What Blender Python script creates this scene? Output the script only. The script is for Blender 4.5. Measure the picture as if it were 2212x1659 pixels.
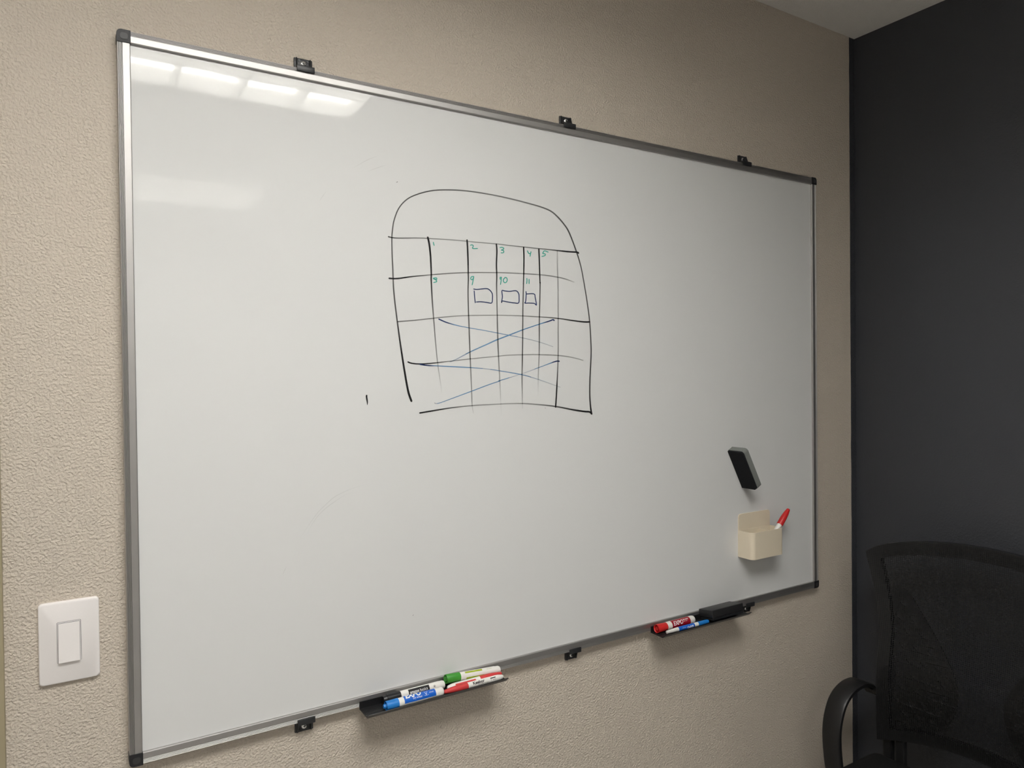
import bpy, bmesh, math, random
from mathutils import Matrix, Vector

scene = bpy.context.scene
for o in list(bpy.data.objects):
    bpy.data.objects.remove(o)
COL = scene.collection
random.seed(7)

# ------------------------------------------------------------------ camera
PW, PH, FPX = 2212.0, 1659.0, 1566.05
CAM = Vector((-0.0881, -1.37105, 1.62472))
YAW, PITCH, ROLL = 0.55756, -0.01213, -0.01114
fw = Vector((math.sin(YAW)*math.cos(PITCH), math.cos(YAW)*math.cos(PITCH), math.sin(PITCH)))
rt = fw.cross(Vector((0, 0, 1))).normalized()
up = rt.cross(fw)
RT = rt*math.cos(ROLL) + up*math.sin(ROLL)
UP = -rt*math.sin(ROLL) + up*math.cos(ROLL)
cam_data = bpy.data.cameras.new('camera')
cam = bpy.data.objects.new('camera', cam_data)
COL.objects.link(cam)
m = Matrix.Identity(4)
for i in range(3):
    m[i][0], m[i][1], m[i][2], m[i][3] = RT[i], UP[i], -fw[i], CAM[i]
cam.matrix_world = m
cam_data.sensor_fit = 'HORIZONTAL'
cam_data.sensor_width = 36.0
cam_data.lens = FPX/PW*36.0
cam_data.clip_start = 0.01
scene.camera = cam

# ------------------------------------------------------------------ world, exposure
world = bpy.data.worlds.new('world')
scene.world = world
world.use_nodes = True
world.node_tree.nodes['Background'].inputs[0].default_value = (0.05, 0.05, 0.05, 1)
world.node_tree.nodes['Background'].inputs[1].default_value = 0.0
scene.view_settings.view_transform = 'Standard'
scene.view_settings.look = 'None'
scene.view_settings.gamma = 1.0
scene.view_settings.use_curve_mapping = False
scene.view_settings.exposure = 0.60
LAMP = 12.0          # radiance of the fluorescent panels inside the two ceiling lights

# ------------------------------------------------------------------ pixel -> place
def ray(u, v):
    return fw*FPX + RT*(u-PW/2) - UP*(v-PH/2)
def onY(u, v, y):
    d = ray(u, v); return CAM + d*((y-CAM.y)/d.y)
def onX(u, v, x):
    d = ray(u, v); return CAM + d*((x-CAM.x)/d.x)

# ------------------------------------------------------------------ materials
def lin(c):
    return tuple((x/12.92 if x <= 0.04045 else ((x+0.055)/1.055)**2.4) for x in c)
def rgb(r, g, b):
    return lin((r/255, g/255, b/255))
def mat(name, col, rough=0.5, metal=0.0, spec=0.5, coat=0.0):
    m = bpy.data.materials.new(name); m.use_nodes = True
    b = m.node_tree.nodes['Principled BSDF']
    b.inputs['Base Color'].default_value = (*col, 1)
    b.inputs['Roughness'].default_value = rough
    b.inputs['Metallic'].default_value = metal
    b.inputs['Specular IOR Level'].default_value = spec
    b.inputs['Coat Weight'].default_value = coat
    return m
def nd(m, kind, **kw):
    n = m.node_tree.nodes.new(kind)
    for k, v in kw.items():
        setattr(n, k, v)
    return n
def lk(m, a, b):
    m.node_tree.links.new(a, b)
def bsdf(m):
    return m.node_tree.nodes['Principled BSDF']
def grain(m, scale, amount, bump=0.0, dist=0.001):
    """slight mottling of the colour (and relief) of a plain surface"""
    tc = nd(m, 'ShaderNodeTexCoord'); no = nd(m, 'ShaderNodeTexNoise')
    no.inputs['Scale'].default_value = scale; no.inputs['Detail'].default_value = 3
    lk(m, tc.outputs['Object'], no.inputs['Vector'])
    base = tuple(bsdf(m).inputs['Base Color'].default_value)[:3]
    mx = nd(m, 'ShaderNodeMix', data_type='RGBA')
    mx.inputs[6].default_value = (*[c*(1-amount) for c in base], 1)
    mx.inputs[7].default_value = (*[min(1, c*(1+amount)) for c in base], 1)
    lk(m, no.outputs['Fac'], mx.inputs[0]); lk(m, mx.outputs[2], bsdf(m).inputs['Base Color'])
    if bump:
        b = nd(m, 'ShaderNodeBump'); b.inputs['Strength'].default_value = bump
        b.inputs['Distance'].default_value = dist
        lk(m, no.outputs['Fac'], b.inputs['Height']); lk(m, b.outputs['Normal'], bsdf(m).inputs['Normal'])
    return m
def texture_coat(m, strength=0.85, dist=0.0014, k=1.0):
    """orange-peel / knock-down wall texture as fine relief"""
    tc = nd(m, 'ShaderNodeTexCoord')
    n1 = nd(m, 'ShaderNodeTexNoise'); n1.inputs['Scale'].default_value = 245*k
    n1.inputs['Detail'].default_value = 1.6; n1.inputs['Roughness'].default_value = 0.45
    n1.inputs['Distortion'].default_value = 0.15
    n2 = nd(m, 'ShaderNodeTexNoise'); n2.inputs['Scale'].default_value = 110*k
    n2.inputs['Detail'].default_value = 2.0
    lk(m, tc.outputs['Object'], n1.inputs['Vector']); lk(m, tc.outputs['Object'], n2.inputs['Vector'])
    r = nd(m, 'ShaderNodeMapRange', interpolation_type='SMOOTHSTEP'); r.inputs['From Min'].default_value = 0.34; r.inputs['From Max'].default_value = 0.72
    lk(m, n1.outputs['Fac'], r.inputs['Value'])
    a = nd(m, 'ShaderNodeMath', operation='MULTIPLY_ADD'); a.inputs[1].default_value = 0.9
    lk(m, n2.outputs['Fac'], a.inputs[0]); lk(m, r.outputs['Result'], a.inputs[2])
    b = nd(m, 'ShaderNodeBump'); b.inputs['Strength'].default_value = strength; b.inputs['Distance'].default_value = dist
    lk(m, a.outputs[0], b.inputs['Height']); lk(m, b.outputs['Normal'], bsdf(m).inputs['Normal'])
    return tc

WALL_C = (0.63, 0.56, 0.475)
DARK_C = (0.045, 0.048, 0.057)
PAINT_EDGE = 2.0225
M = {}
# beige wall: the dark paint of the next wall laps a finger's breadth round the corner
M['wall'] = mat('beige_textured_paint', WALL_C, 0.62, spec=0.3)
tc = texture_coat(M['wall'])
sx = nd(M['wall'], 'ShaderNodeSeparateXYZ'); lk(M['wall'], tc.outputs['Object'], sx.inputs[0])
wn = nd(M['wall'], 'ShaderNodeTexNoise'); wn.inputs['Scale'].default_value = 14
lk(M['wall'], tc.outputs['Object'], wn.inputs['Vector'])
wa = nd(M['wall'], 'ShaderNodeMath', operation='MULTIPLY_ADD'); wa.inputs[1].default_value = 0.004
lk(M['wall'], wn.outputs['Fac'], wa.inputs[0]); lk(M['wall'], sx.outputs['X'], wa.inputs[2])
gt = nd(M['wall'], 'ShaderNodeMath', operation='GREATER_THAN'); gt.inputs[1].default_value = PAINT_EDGE+0.002
lk(M['wall'], wa.outputs[0], gt.inputs[0])
mx = nd(M['wall'], 'ShaderNodeMix', data_type='RGBA')
mx.inputs[6].default_value = (*WALL_C, 1); mx.inputs[7].default_value = (*DARK_C, 1)
lk(M['wall'], gt.outputs[0], mx.inputs[0]); lk(M['wall'], mx.outputs[2], bsdf(M['wall']).inputs['Base Color'])
M['wall2'] = mat('off_white_textured_paint', (0.82, 0.80, 0.77), 0.62, spec=0.3); texture_coat(M['wall2'])
M['dark'] = mat('charcoal_wall_paint', DARK_C, 0.5, spec=0.5); texture_coat(M['dark'], 0.35, 0.0008, 0.8)
M['ceil'] = mat('ceiling_texture', (0.86, 0.84, 0.80), 0.8, spec=0.2); texture_coat(M['ceil'], 0.6, 0.0013)
M['floor'] = grain(mat('pale_bounce_floor', (0.47, 0.455, 0.43), 0.5, spec=0.3), 30, 0.06)  # unseen floor, made pale to bounce light up to the ceiling and walls
M['trim'] = grain(mat('olive_beige_enamel', (0.36, 0.31, 0.20), 0.45), 20, 0.03)
M['doorwood'] = grain(mat('door_veneer', (0.30, 0.17, 0.08), 0.4), 12, 0.2)
M['board'] = mat('gloss_whiteboard', (0.74, 0.745, 0.74), 0.035, spec=0.5)
bt = M['board']; btc = nd(bt, 'ShaderNodeTexCoord'); bno = nd(bt, 'ShaderNodeTexNoise')
bno.inputs['Scale'].default_value = 9.0; bno.inputs['Detail'].default_value = 1.0
lk(bt, btc.outputs['Object'], bno.inputs['Vector'])
bb = nd(bt, 'ShaderNodeBump'); bb.inputs['Strength'].default_value = 0.12; bb.inputs['Distance'].default_value = 0.0010
lk(bt, bno.outputs['Fac'], bb.inputs['Height']); lk(bt, bb.outputs['Normal'], bsdf(bt).inputs['Normal'])
M['alu'] = grain(mat('anodised_aluminium', (0.50, 0.49, 0.48), 0.5, 1.0), 60, 0.02)
M['capgrey'] = grain(mat('dark_grey_plastic', (0.013, 0.013, 0.015), 0.5), 200, 0.1)
M['capinset'] = grain(mat('grey_plastic_inset', (0.040, 0.040, 0.041), 0.45), 200, 0.08)
M['clip'] = grain(mat('black_clip_plastic', (0.022, 0.023, 0.025), 0.38), 200, 0.1)
M['screw'] = mat('zinc_screw', (0.75, 0.75, 0.74), 0.25, 1.0)
M['slot'] = mat('screw_recess', (0.03, 0.03, 0.03), 0.6)
M['tray'] = grain(mat('black_tray_metal', (0.012, 0.012, 0.013), 0.36, spec=0.45), 120, 0.15)
M['traygroove'] = mat('tray_groove', (0.006, 0.006, 0.006), 0.6)
M['plate'] = grain(mat('white_switch_plastic', (0.88, 0.845, 0.83), 0.35), 300, 0.01)
M['gap'] = mat('switch_gap', (0.10, 0.10, 0.12), 0.6)
M['cream'] = grain(mat('cream_plastic', (0.78, 0.69, 0.54), 0.42), 200, 0.015)
M['ergrey'] = grain(mat('eraser_grey_foam', (0.20, 0.21, 0.20), 0.75, spec=0.25), 400, 0.08)
M['felt'] = grain(mat('black_felt', (0.018, 0.019, 0.021), 0.95, spec=0.1), 700, 0.4, 0.6, 0.001)
M['erblack'] = grain(mat('black_eraser_plastic', (0.018, 0.018, 0.019), 0.4), 300, 0.15, 0.15, 0.0004)
M['white'] = mat('marker_white', (0.82, 0.80, 0.76), 0.35)
M['black'] = mat('marker_black', (0.012, 0.012, 0.014), 0.35)
M['blue'] = mat('marker_blue', rgb(34, 125, 205), 0.38)
M['bluelabel'] = mat('label_blue', rgb(14, 96, 200), 0.35)
M['green'] = mat('marker_green', rgb(62, 150, 50), 0.38)
M['lime'] = mat('label_lime', rgb(160, 180, 30), 0.4)
M['red'] = mat('marker_red', rgb(205, 40, 40), 0.4)
M['redlabel'] = mat('label_crimson', rgb(160, 12, 35), 0.35)
M['rosered'] = mat('marker_rose_red', rgb(206, 62, 62), 0.45)
M['print_w'] = mat('white_print', (0.85, 0.85, 0.84), 0.4)
M['print_k'] = mat('black_print', (0.015, 0.015, 0.017), 0.4)
M['louver'] = mat('louver_aluminium', (0.72, 0.71, 0.68), 0.4)
M['chairplastic'] = grain(mat('black_nylon', (0.012, 0.012, 0.013), 0.42), 150, 0.15)
M['chairfabric'] = grain(mat('black_seat_fabric', (0.009, 0.009, 0.009), 0.9, spec=0.2), 500, 0.4, 0.5, 0.001)
M['chrome'] = mat('chair_steel', (0.5, 0.5, 0.5), 0.2, 1.0)
# lamp panel
lp = bpy.data.materials.new('fluorescent_panel'); lp.use_nodes = True
lb = lp.node_tree.nodes['Principled BSDF']
lb.inputs['Base Color'].default_value = (0.8, 0.8, 0.8, 1)
lb.inputs['Emission Color'].default_value = (1.0, 0.985, 0.95, 1)
lb.inputs['Emission Strength'].default_value = LAMP
M['lamp'] = lp
lp2 = lp.copy(); lp2.name = 'fluorescent_panel_dimmed'
lp2.node_tree.nodes['Principled BSDF'].inputs['Emission Strength'].default_value = LAMP*0.38
M['lamp2'] = lp2
# woven chair mesh: real open weave, holes between threads
mm = mat('open_mesh_fabric', (0.010, 0.010, 0.0105), 0.7, spec=0.3)
t = nd(mm, 'ShaderNodeTexCoord'); s = nd(mm, 'ShaderNodeSeparateXYZ'); lk(mm, t.outputs['Object'], s.inputs[0])
def sinof(sock, k):
    a = nd(mm, 'ShaderNodeMath', operation='MULTIPLY'); a.inputs[1].default_value = k
    lk(mm, sock, a.inputs[0])
    b = nd(mm, 'ShaderNodeMath', operation='SINE'); lk(mm, a.outputs[0], b.inputs[0]); return b.outputs[0]
pr = nd(mm, 'ShaderNodeMath', operation='MULTIPLY')
lk(mm, sinof(s.outputs['Y'], 2*math.pi/0.0100), pr.inputs[0]); lk(mm, sinof(s.outputs['Z'], 2*math.pi/0.0100), pr.inputs[1])
g = nd(mm, 'ShaderNodeMath', operation='GREATER_THAN'); g.inputs[1].default_value = 0.38
ab = nd(mm, 'ShaderNodeMath', operation='ABSOLUTE'); lk(mm, pr.outputs[0], ab.inputs[0]); lk(mm, ab.outputs[0], g.inputs[0])
tr = nd(mm, 'ShaderNodeBsdfTransparent'); ms = nd(mm, 'ShaderNodeMixShader')
lk(mm, g.outputs[0], ms.inputs[0]); lk(mm, bsdf(mm).outputs[0], ms.inputs[1]); lk(mm, tr.outputs[0], ms.inputs[2])
lk(mm, ms.outputs[0], mm.node_tree.nodes['Material Output'].inputs[0])
M['mesh'] = mm
def ink(name, col):
    m = mat(name, col, 0.45, spec=0.3)
    a = nd(m, 'ShaderNodeAttribute'); a.attribute_name = 'ink'
    tr = nd(m, 'ShaderNodeBsdfTransparent'); ms = nd(m, 'ShaderNodeMixShader')
    lk(m, a.outputs['Fac'], ms.inputs[0]); lk(m, tr.outputs[0], ms.inputs[1]); lk(m, bsdf(m).outputs[0], ms.inputs[2])
    lk(m, ms.outputs[0], m.node_tree.nodes['Material Output'].inputs[0])
    return m
M['ink_k'] = ink('black_ink', (0.012, 0.012, 0.013))
M['ink_n'] = ink('navy_ink', (0.012, 0.030, 0.12))
M['ink_b'] = ink('blue_ink', (0.09, 0.27, 0.52))
M['ink_g'] = ink('teal_ink', (0.05, 0.42, 0.33))

# ------------------------------------------------------------------ mesh helpers
MW = {}
def empty(name, label, cat, loc=(0, 0, 0), mw=None, group=None):
    o = bpy.data.objects.new(name, None); COL.objects.link(o)
    o.empty_display_size = 0.02
    mw = mw or Matrix.Translation(loc)
    o.matrix_world = mw; MW[o.name] = mw.copy()
    o['label'] = label; o['category'] = cat
    if group: o['group'] = group
    return o
def link(name, me, material, parent=None, smooth=None):
    o = bpy.data.objects.new(name, me); COL.objects.link(o)
    if material is not None and not me.materials:
        me.materials.append(material)
    if parent is not None:
        o.parent = parent
    MW[o.name] = MW.get(parent.name, Matrix.Identity(4)) if parent is not None else Matrix.Identity(4)
    if smooth is not None:
        for p in me.polygons: p.use_smooth = True
        me.set_sharp_from_angle(angle=math.radians(smooth))
    return o
def obj(name, vf, material, parent=None, smooth=None, local=False):
    """vf = (verts, faces) in world space unless local; made local to the parent"""
    v, f = vf
    if parent is not None and not local:
        inv = MW[parent.name].inverted()
        v = [inv @ Vector(p) for p in v]
    me = bpy.data.meshes.new(name)
    me.from_pydata([tuple(p) for p in v], [], f); me.update()
    b = bmesh.new(); b.from_mesh(me)
    bmesh.ops.recalc_face_normals(b, faces=b.faces); b.to_mesh(me); b.free()
    return link(name, me, material, parent, smooth)
def tag(o, label, cat, group=None):
    o['label'] = label; o['category'] = cat
    if group: o['group'] = group
    return o
def struct(o):
    o['kind'] = 'structure'; return o
def box(x0, x1, y0, y1, z0, z1):
    v = [(x, y, z) for x in (x0, x1) for y in (y0, y1) for z in (z0, z1)]
    return v, [(0, 1, 3, 2), (4, 6, 7, 5), (0, 4, 5, 1), (2, 3, 7, 6), (0, 2, 6, 4), (1, 5, 7, 3)]
def join(*parts):
    V, F = [], []
    for v, f in parts:
        n = len(V); V += list(v); F += [tuple(i+n for i in q) for q in f]
    return V, F
def bevel(vf, r, seg=2):
    b = bmesh.new(); vs = [b.verts.new(p) for p in vf[0]]
    for q in vf[1]: b.faces.new([vs[i] for i in q])
    bmesh.ops.recalc_face_normals(b, faces=b.faces)
    bmesh.ops.bevel(b, geom=list(b.edges), offset=r, segments=seg, affect='EDGES', profile=0.5)
    b.verts.index_update()
    out = ([tuple(v.co) for v in b.verts], [tuple(v.index for v in f.verts) for f in b.faces]); b.free()
    return out
def bbox(x0, x1, y0, y1, z0, z1, r=0.002, seg=2):
    return bevel(box(x0, x1, y0, y1, z0, z1), r, seg)
def xf(vf, mtx):
    return [mtx @ Vector(p) for p in vf[0]], vf[1]
def lathe(prof, n=32):
    """profile [(x, r)] turned about the X axis"""
    V, F, rings = [], [], []
    for x, r in prof:
        if r < 1e-6:
            rings.append([len(V)]); V.append((x, 0, 0))
        else:
            rings.append(list(range(len(V), len(V)+n)))
            V += [(x, -r*math.cos(2*math.pi*k/n), r*math.sin(2*math.pi*k/n)) for k in range(n)]
    for a, b in zip(rings, rings[1:]):
        for k in range(n):
            k2 = (k+1) % n
            if len(a) == 1 and len(b) == 1: continue
            if len(a) == 1: F.append((a[0], b[k], b[k2]))
            elif len(b) == 1: F.append((a[k], b[0], a[k2]))
            else: F.append((a[k], b[k], b[k2], a[k2]))
    return V, F
def prism(poly, axis, a, b):
    """2D polygon swept between a and b; axis 'y' -> poly in (x,z), 'x' -> (y,z), 'z' -> (x,y)"""
    def p(q, t):
        return {'y': (q[0], t, q[1]), 'x': (t, q[0], q[1]), 'z': (q[0], q[1], t)}[axis]
    n = len(poly)
    V = [p(q, a) for q in poly] + [p(q, b) for q in poly]
    F = [tuple(range(n)), tuple(range(2*n-1, n-1, -1))] + [(i, (i+1) % n, n+(i+1) % n, n+i) for i in range(n)]
    return V, F
def rrect(x0, x1, z0, z1, r, seg=5, corners=(1, 1, 1, 1)):
    """rounded rectangle; corners order: bottom-left, bottom-right, top-right, top-left"""
    out = []
    for (cx, cz, a0), on in zip(((x0, z0, 180), (x1, z0, 270), (x1, z1, 0), (x0, z1, 90)), corners):
        if not on: out.append((cx, cz)); continue
        ox = cx + (r if cx == x0 else -r); oz = cz + (r if cz == z0 else -r)
        for k in range(seg+1):
            a = math.radians(a0 + 90*k/seg); out.append((ox+r*math.cos(a), oz+r*math.sin(a)))
    return out
def catmull(pts, n=8):
    out = []
    P = [pts[0]]+list(pts)+[pts[-1]]
    for i in range(1, len(P)-2):
        for k in range(n):
            t = k/n
            out.append(tuple(0.5*((2*b)+(c-a)*t+(2*a-5*b+4*c-d)*t*t+(3*b-a-3*c+d)*t**3)
                             for a, b, c, d in zip(P[i-1], P[i], P[i+1], P[i+2])))
    out.append(tuple(pts[-1])); return out
def text_vf(body, size, cuts=0, shear=0.0, bold=0.0, align='LEFT'):
    cu = bpy.data.curves.new('t', 'FONT'); cu.body = body; cu.size = size; cu.shear = shear; cu.offset = bold
    cu.align_x = align; cu.resolution_u = 3
    o = bpy.data.objects.new('t', cu); COL.objects.link(o)
    bpy.context.view_layer.update()
    me = bpy.data.meshes.new_from_object(o.evaluated_get(bpy.context.evaluated_depsgraph_get()))
    b = bmesh.new(); b.from_mesh(me)
    for k in range(1, cuts+1):
        y = -0.3*size + 1.2*size*k/(cuts+1)
        bmesh.ops.bisect_plane(b, geom=b.verts[:]+b.edges[:]+b.faces[:], plane_co=(0, y, 0), plane_no=(0, 1, 0))
    b.verts.index_update()
    vf = ([tuple(v.co) for v in b.verts], [tuple(v.index for v in f.verts) for f in b.faces])
    b.free(); bpy.data.objects.remove(o); bpy.data.curves.remove(cu); bpy.data.meshes.remove(me)
    return vf
def wrap(vf, x0, elev, r, flip=False, k=1.0):
    """lay a flat print round a barrel of radius r; elev = angle above the horizontal"""
    V = []
    for x, y, z in vf[0]:
        if flip: x, y = -x, -y
        a = math.radians(elev) + y/r
        V.append((x0 + x*k, -r*math.cos(a), r*math.sin(a)))
    return V, vf[1]
def patch(x0, x1, e0, e1, r, n=14):
    V = []; F = []
    for k in range(n+1):
        a = math.radians(e0+(e1-e0)*k/n)
        V += [(x0, -r*math.cos(a), r*math.sin(a)), (x1, -r*math.cos(a), r*math.sin(a))]
    for k in range(n): F.append((2*k, 2*k+1, 2*k+3, 2*k+2))
    return V, F

# ------------------------------------------------------------------ the room
XL, XR, YB, ZC = -1.35, 2.0494, -4.00, 2.6699
DX0, DX1 = -1.118, -0.168     # door opening incl. casing, in the whiteboard wall
def wall_front():
    parts = [box(DX1, XR+0.1, 0, 0.12, 0, ZC), box(XL-0.1, DX0, 0, 0.12, 0, ZC), box(DX0, DX1, 0, 0.12, 2.14, ZC)]
    return join(*parts)
struct(obj('wall_front', wall_front(), M['wall']))
struct(obj('wall_right', box(XR, XR+0.1, YB, 0, 0, ZC), M['dark']))
struct(obj('wall_left', box(XL-0.1, XL, YB, 0, 0, ZC), M['wall2']))
struct(obj('wall_back', box(XL-0.1, XR+0.1, YB-0.1, YB, 0, ZC), M['wall2']))
struct(obj('floor', box(XL-0.1, XR+0.1, YB-0.1, 0.12, -0.1, 0), M['floor']))
LX0, LX1 = -0.370, 0.920
ROWS = ((-1.508, -0.878), (-3.40, -2.77))
cp = []
ys = [YB-0.1, ROWS[1][0], ROWS[1][1], ROWS[0][0], ROWS[0][1], 0.12]
for i in range(5):
    if i in (1, 3):
        cp += [box(XL-0.1, LX0, ys[i], ys[i+1], ZC, ZC+0.12), box(LX1, XR+0.1, ys[i], ys[i+1], ZC, ZC+0.12)]
    else:
        cp.append(box(XL-0.1, XR+0.1, ys[i], ys[i+1], ZC, ZC+0.12))
struct(obj('ceiling', join(*cp), M['ceil']))
# door casing beside the light switch, door leaf
cw = 0.05
struct(obj('trim_1', join(bbox(DX1-cw, DX1, -0.014, 0.12, 0, 2.09, 0.002), bbox(DX0, DX0+cw, -0.014, 0.12, 0, 2.09, 0.002),
                          bbox(DX0, DX1, -0.014, 0.12, 2.09, 2.14, 0.002)), M['trim'], smooth=40))
dr = struct(obj('door_1', bbox(DX0+cw, DX1-cw, 0.03, 0.075, 0.005, 2.09, 0.002), M['doorwood']))
hd = obj('door_handle', join(xf(lathe([(0, 0), (0, .026), (.006, .026), (.008, .010), (.045, .009), (.045, 0)]),
         Matrix.Translation((-0.30, 0.03, 1.0)) @ Matrix.Rotation(-math.pi/2, 4, 'Z')),
         bbox(-0.42, -0.29, -0.022, -0.008, 0.992, 1.008, 0.004)), M['chrome'], dr, smooth=40)

# ------------------------------------------------------------------ ceiling lights (one is mirrored in the board)
def ceiling_light(y0, y1, label, lamp, D):
    L = empty('ceiling_light', label, 'ceiling light', ((LX0+LX1)/2, (y0+y1)/2, ZC), group='recessed ceiling lights')
    H = 0.072
    obj('housing', join(box(LX0, LX0+.006, y0, y1, ZC, ZC+H), box(LX1-.006, LX1, y0, y1, ZC, ZC+H),
                        box(LX0+.006, LX1-.006, y0, y0+.006, ZC, ZC+H), box(LX0+.006, LX1-.006, y1-.006, y1, ZC, ZC+H)), M['louver'], L)
    fr = join(box(LX0-.012, LX0, y0-.012, y1+.012, ZC-.004, ZC), box(LX1, LX1+.012, y0-.012, y1+.012, ZC-.004, ZC),
              box(LX0, LX1, y0-.012, y0, ZC-.004, ZC), box(LX0, LX1, y1, y1+.012, ZC-.004, ZC))
    obj('frame', fr, M['louver'], L)
    obj('lamp_panel', box(LX0+.006, LX1-.006, y0+.006, y1-.006, ZC+H-.012, ZC+H), lamp, L)
    DX = 0.056
    ny, nx = 3, 6
    for k in range(1, ny):      # blades with a curved (parabolic) section, running the long way
        yc = y0+(y1-y0)*k/ny
        sec = [(yc-.004, ZC+.001), (yc+.004, ZC+.001), (yc+.006, ZC+.02), (yc+.012, ZC+D), (yc-.012, ZC+D), (yc-.006, ZC+.02)]
        obj('louver_blade', prism(sec, 'x', LX0+.006, LX1-.006), M['louver'], L)
    for j in range(ny):
        ya, yb = y0+(y1-y0)*j/ny+.0065, y0+(y1-y0)*(j+1)/ny-.0065
        for k in range(1, nx):
            xc = LX0+(LX1-LX0)*k/nx
            obj('louver_blade', prism([(xc-.003, ZC+.001), (xc+.003, ZC+.001), (xc+.008, ZC+DX), (xc-.008, ZC+DX)], 'y', ya, yb), M['louver'], L)
ceiling_light(*ROWS[0], 'louvred ceiling light above and in front of the whiteboard', M['lamp'], 0.034)
ceiling_light(*ROWS[1], 'louvred ceiling light over the back half of the room', M['lamp2'], 0.052)

# ------------------------------------------------------------------ whiteboard
BW, BH, ZT = 1.8288, 1.2192, 2.20
ZB = ZT-BH
FW = 0.0195
YS = -0.0125                    # writing surface
wb = empty('whiteboard', 'large white magnetic whiteboard in a ribbed aluminium frame on the beige wall', 'whiteboard', (BW/2, 0, ZB))
obj('writing_surface', box(FW-.004, BW-FW+.004, YS, -0.002, ZB+FW-.004, ZT-FW+.004), M['board'], wb)
prof = [(0, 0.0), (0, -0.0165)]
for k in range(4):
    c = 0.0010+0.00195*k
    for a in (160, 130, 100, 70, 40, 20):
        prof.append((c+0.00088*math.cos(math.radians(a)), -0.0168-0.0011*math.sin(math.radians(a))))
    prof.append((c+0.00097, -0.0167))
prof += [(0.0081, -0.0180), (0.0182, -0.0180), (0.0190, -0.0176), (0.0195, -0.0168), (0.0195, 0.0)]
def rail(side):
    n = len(prof)
    a, b = ((FW, BW-FW) if side in 'TB' else (ZB+FW, ZT-FW))
    def p(s, y, t):
        return {'T': (t, y, ZT-s), 'B': (t, y, ZB+s), 'L': (s, y, t), 'R': (BW-s, y, t)}[side]
    V = [p(s, y, a) for s, y in prof]+[p(s, y, b) for s, y in prof]
    F = [(i, (i+1) % n, n+(i+1) % n, n+i) for i in range(n)] + [tuple(range(n)), tuple(range(2*n-1, n-1, -1))]
    return V, F
for s_ in 'TBLR':
    obj('frame_rail', rail(s_), M['alu'], wb, smooth=None)
for cx, cz in ((0, 1), (1, 1), (0, 0), (1, 0)):
    x0 = 0 if cx == 0 else BW-FW; z0 = ZB if cz == 0 else ZT-FW
    on = [0, 0, 0, 0]; on[{(0, 0): 0, (1, 0): 1, (1, 1): 2, (0, 1): 3}[(cx, cz)]] = 1
    e = .0006
    c = obj('corner_cap', prism(rrect(x0-e, x0+FW+e, z0-e, z0+FW+e, 0.0075, 6, on), 'y', 0, -0.0195), M['capgrey'], wb, smooth=50)
    obj('cap_inset', prism(rrect(x0+.0045, x0+FW-.0035, z0+.004, z0+FW-.005, 0.004, 4), 'y', -0.0190, -0.0203), M['capinset'], c, smooth=50)

# ---- ink on the board: traced strokes turned into thin ribbons lying on the surface
YI = YS-0.00025
def A(*p): return [(820+x/7.2115, 390+y/7.2115) for x, y in p]
def B(*p): return [(1060+x/7.2125, 390+y/7.2125) for x, y in p]
def C(*p): return [(820+x/5.35, 600+y/5.35) for x, y in p]
def D(*p): return [(1060+x/5.35, 600+y/5.35) for x, y in p]
def G(*p): return [(600+x/7.54, 1040+y/7.54) for x, y in p]
def K(*p): return [(620+x/7.9, 340+y/7.9) for x, y in p]
LAYER = [0]
def stroke(name, pts, material, prof, sub=6):
    """prof: [(t, width_px, density)] along the stroke, t in 0..1"""
    q = catmull(pts, sub)
    L = [0]
    for a, b in zip(q, q[1:]): L.append(L[-1]+math.hypot(b[0]-a[0], b[1]-a[1]))
    y = YI-0.00003*(LAYER[0] % 12); LAYER[0] += 1
    V, F, dens = [], [], []
    nrm = []
    for i in range(len(q)):
        a = q[max(0, i-1)]; b = q[min(len(q)-1, i+1)]
        dx, dy = b[0]-a[0], b[1]-a[1]; l = math.hypot(dx, dy) or 1
        nrm.append((-dy/l, dx/l))
    def at(t):
        for (t0, w0, d0), (t1, w1, d1) in zip(prof, prof[1:]):
            if t <= t1+1e-9:
                k = (t-t0)/max(1e-6, t1-t0); return w0+(w1-w0)*k, d0+(d1-d0)*k
        return prof[-1][1:]
    # rounded ends
    def ring(p, n, w, d):
        for s in (-.5, .5):
            P = onY(p[0]+n[0]*w*s, p[1]+n[1]*w*s, y); V.append(P); dens.append(d)
    w, d = at(0); n = nrm[0]; t_ = (n[1], -n[0])
    ring((q[0][0]-t_[0]*w*.45, q[0][1]-t_[1]*w*.45), n, w*.45, d)
    for i, p in enumerate(q):
        w, d = at(L[i]/L[-1]); ring(p, nrm[i], w, d)
    n = nrm[-1]; t_ = (n[1], -n[0])
    ring((q[-1][0]+t_[0]*w*.45, q[-1][1]+t_[1]*w*.45), n, w*.45, d)
    for i in range(len(V)//2-1): F.append((2*i, 2*i+1, 2*i+3, 2*i+2))
    o = obj(name, (V, F), material, wb)
    at_ = o.data.attributes.new('ink', 'FLOAT', 'POINT')
    for i, v in enumerate(dens): at_.data[i].value = v
    return o
kk, nn, bl, gg = M['ink_k'], M['ink_n'], M['ink_b'], M['ink_g']
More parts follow.
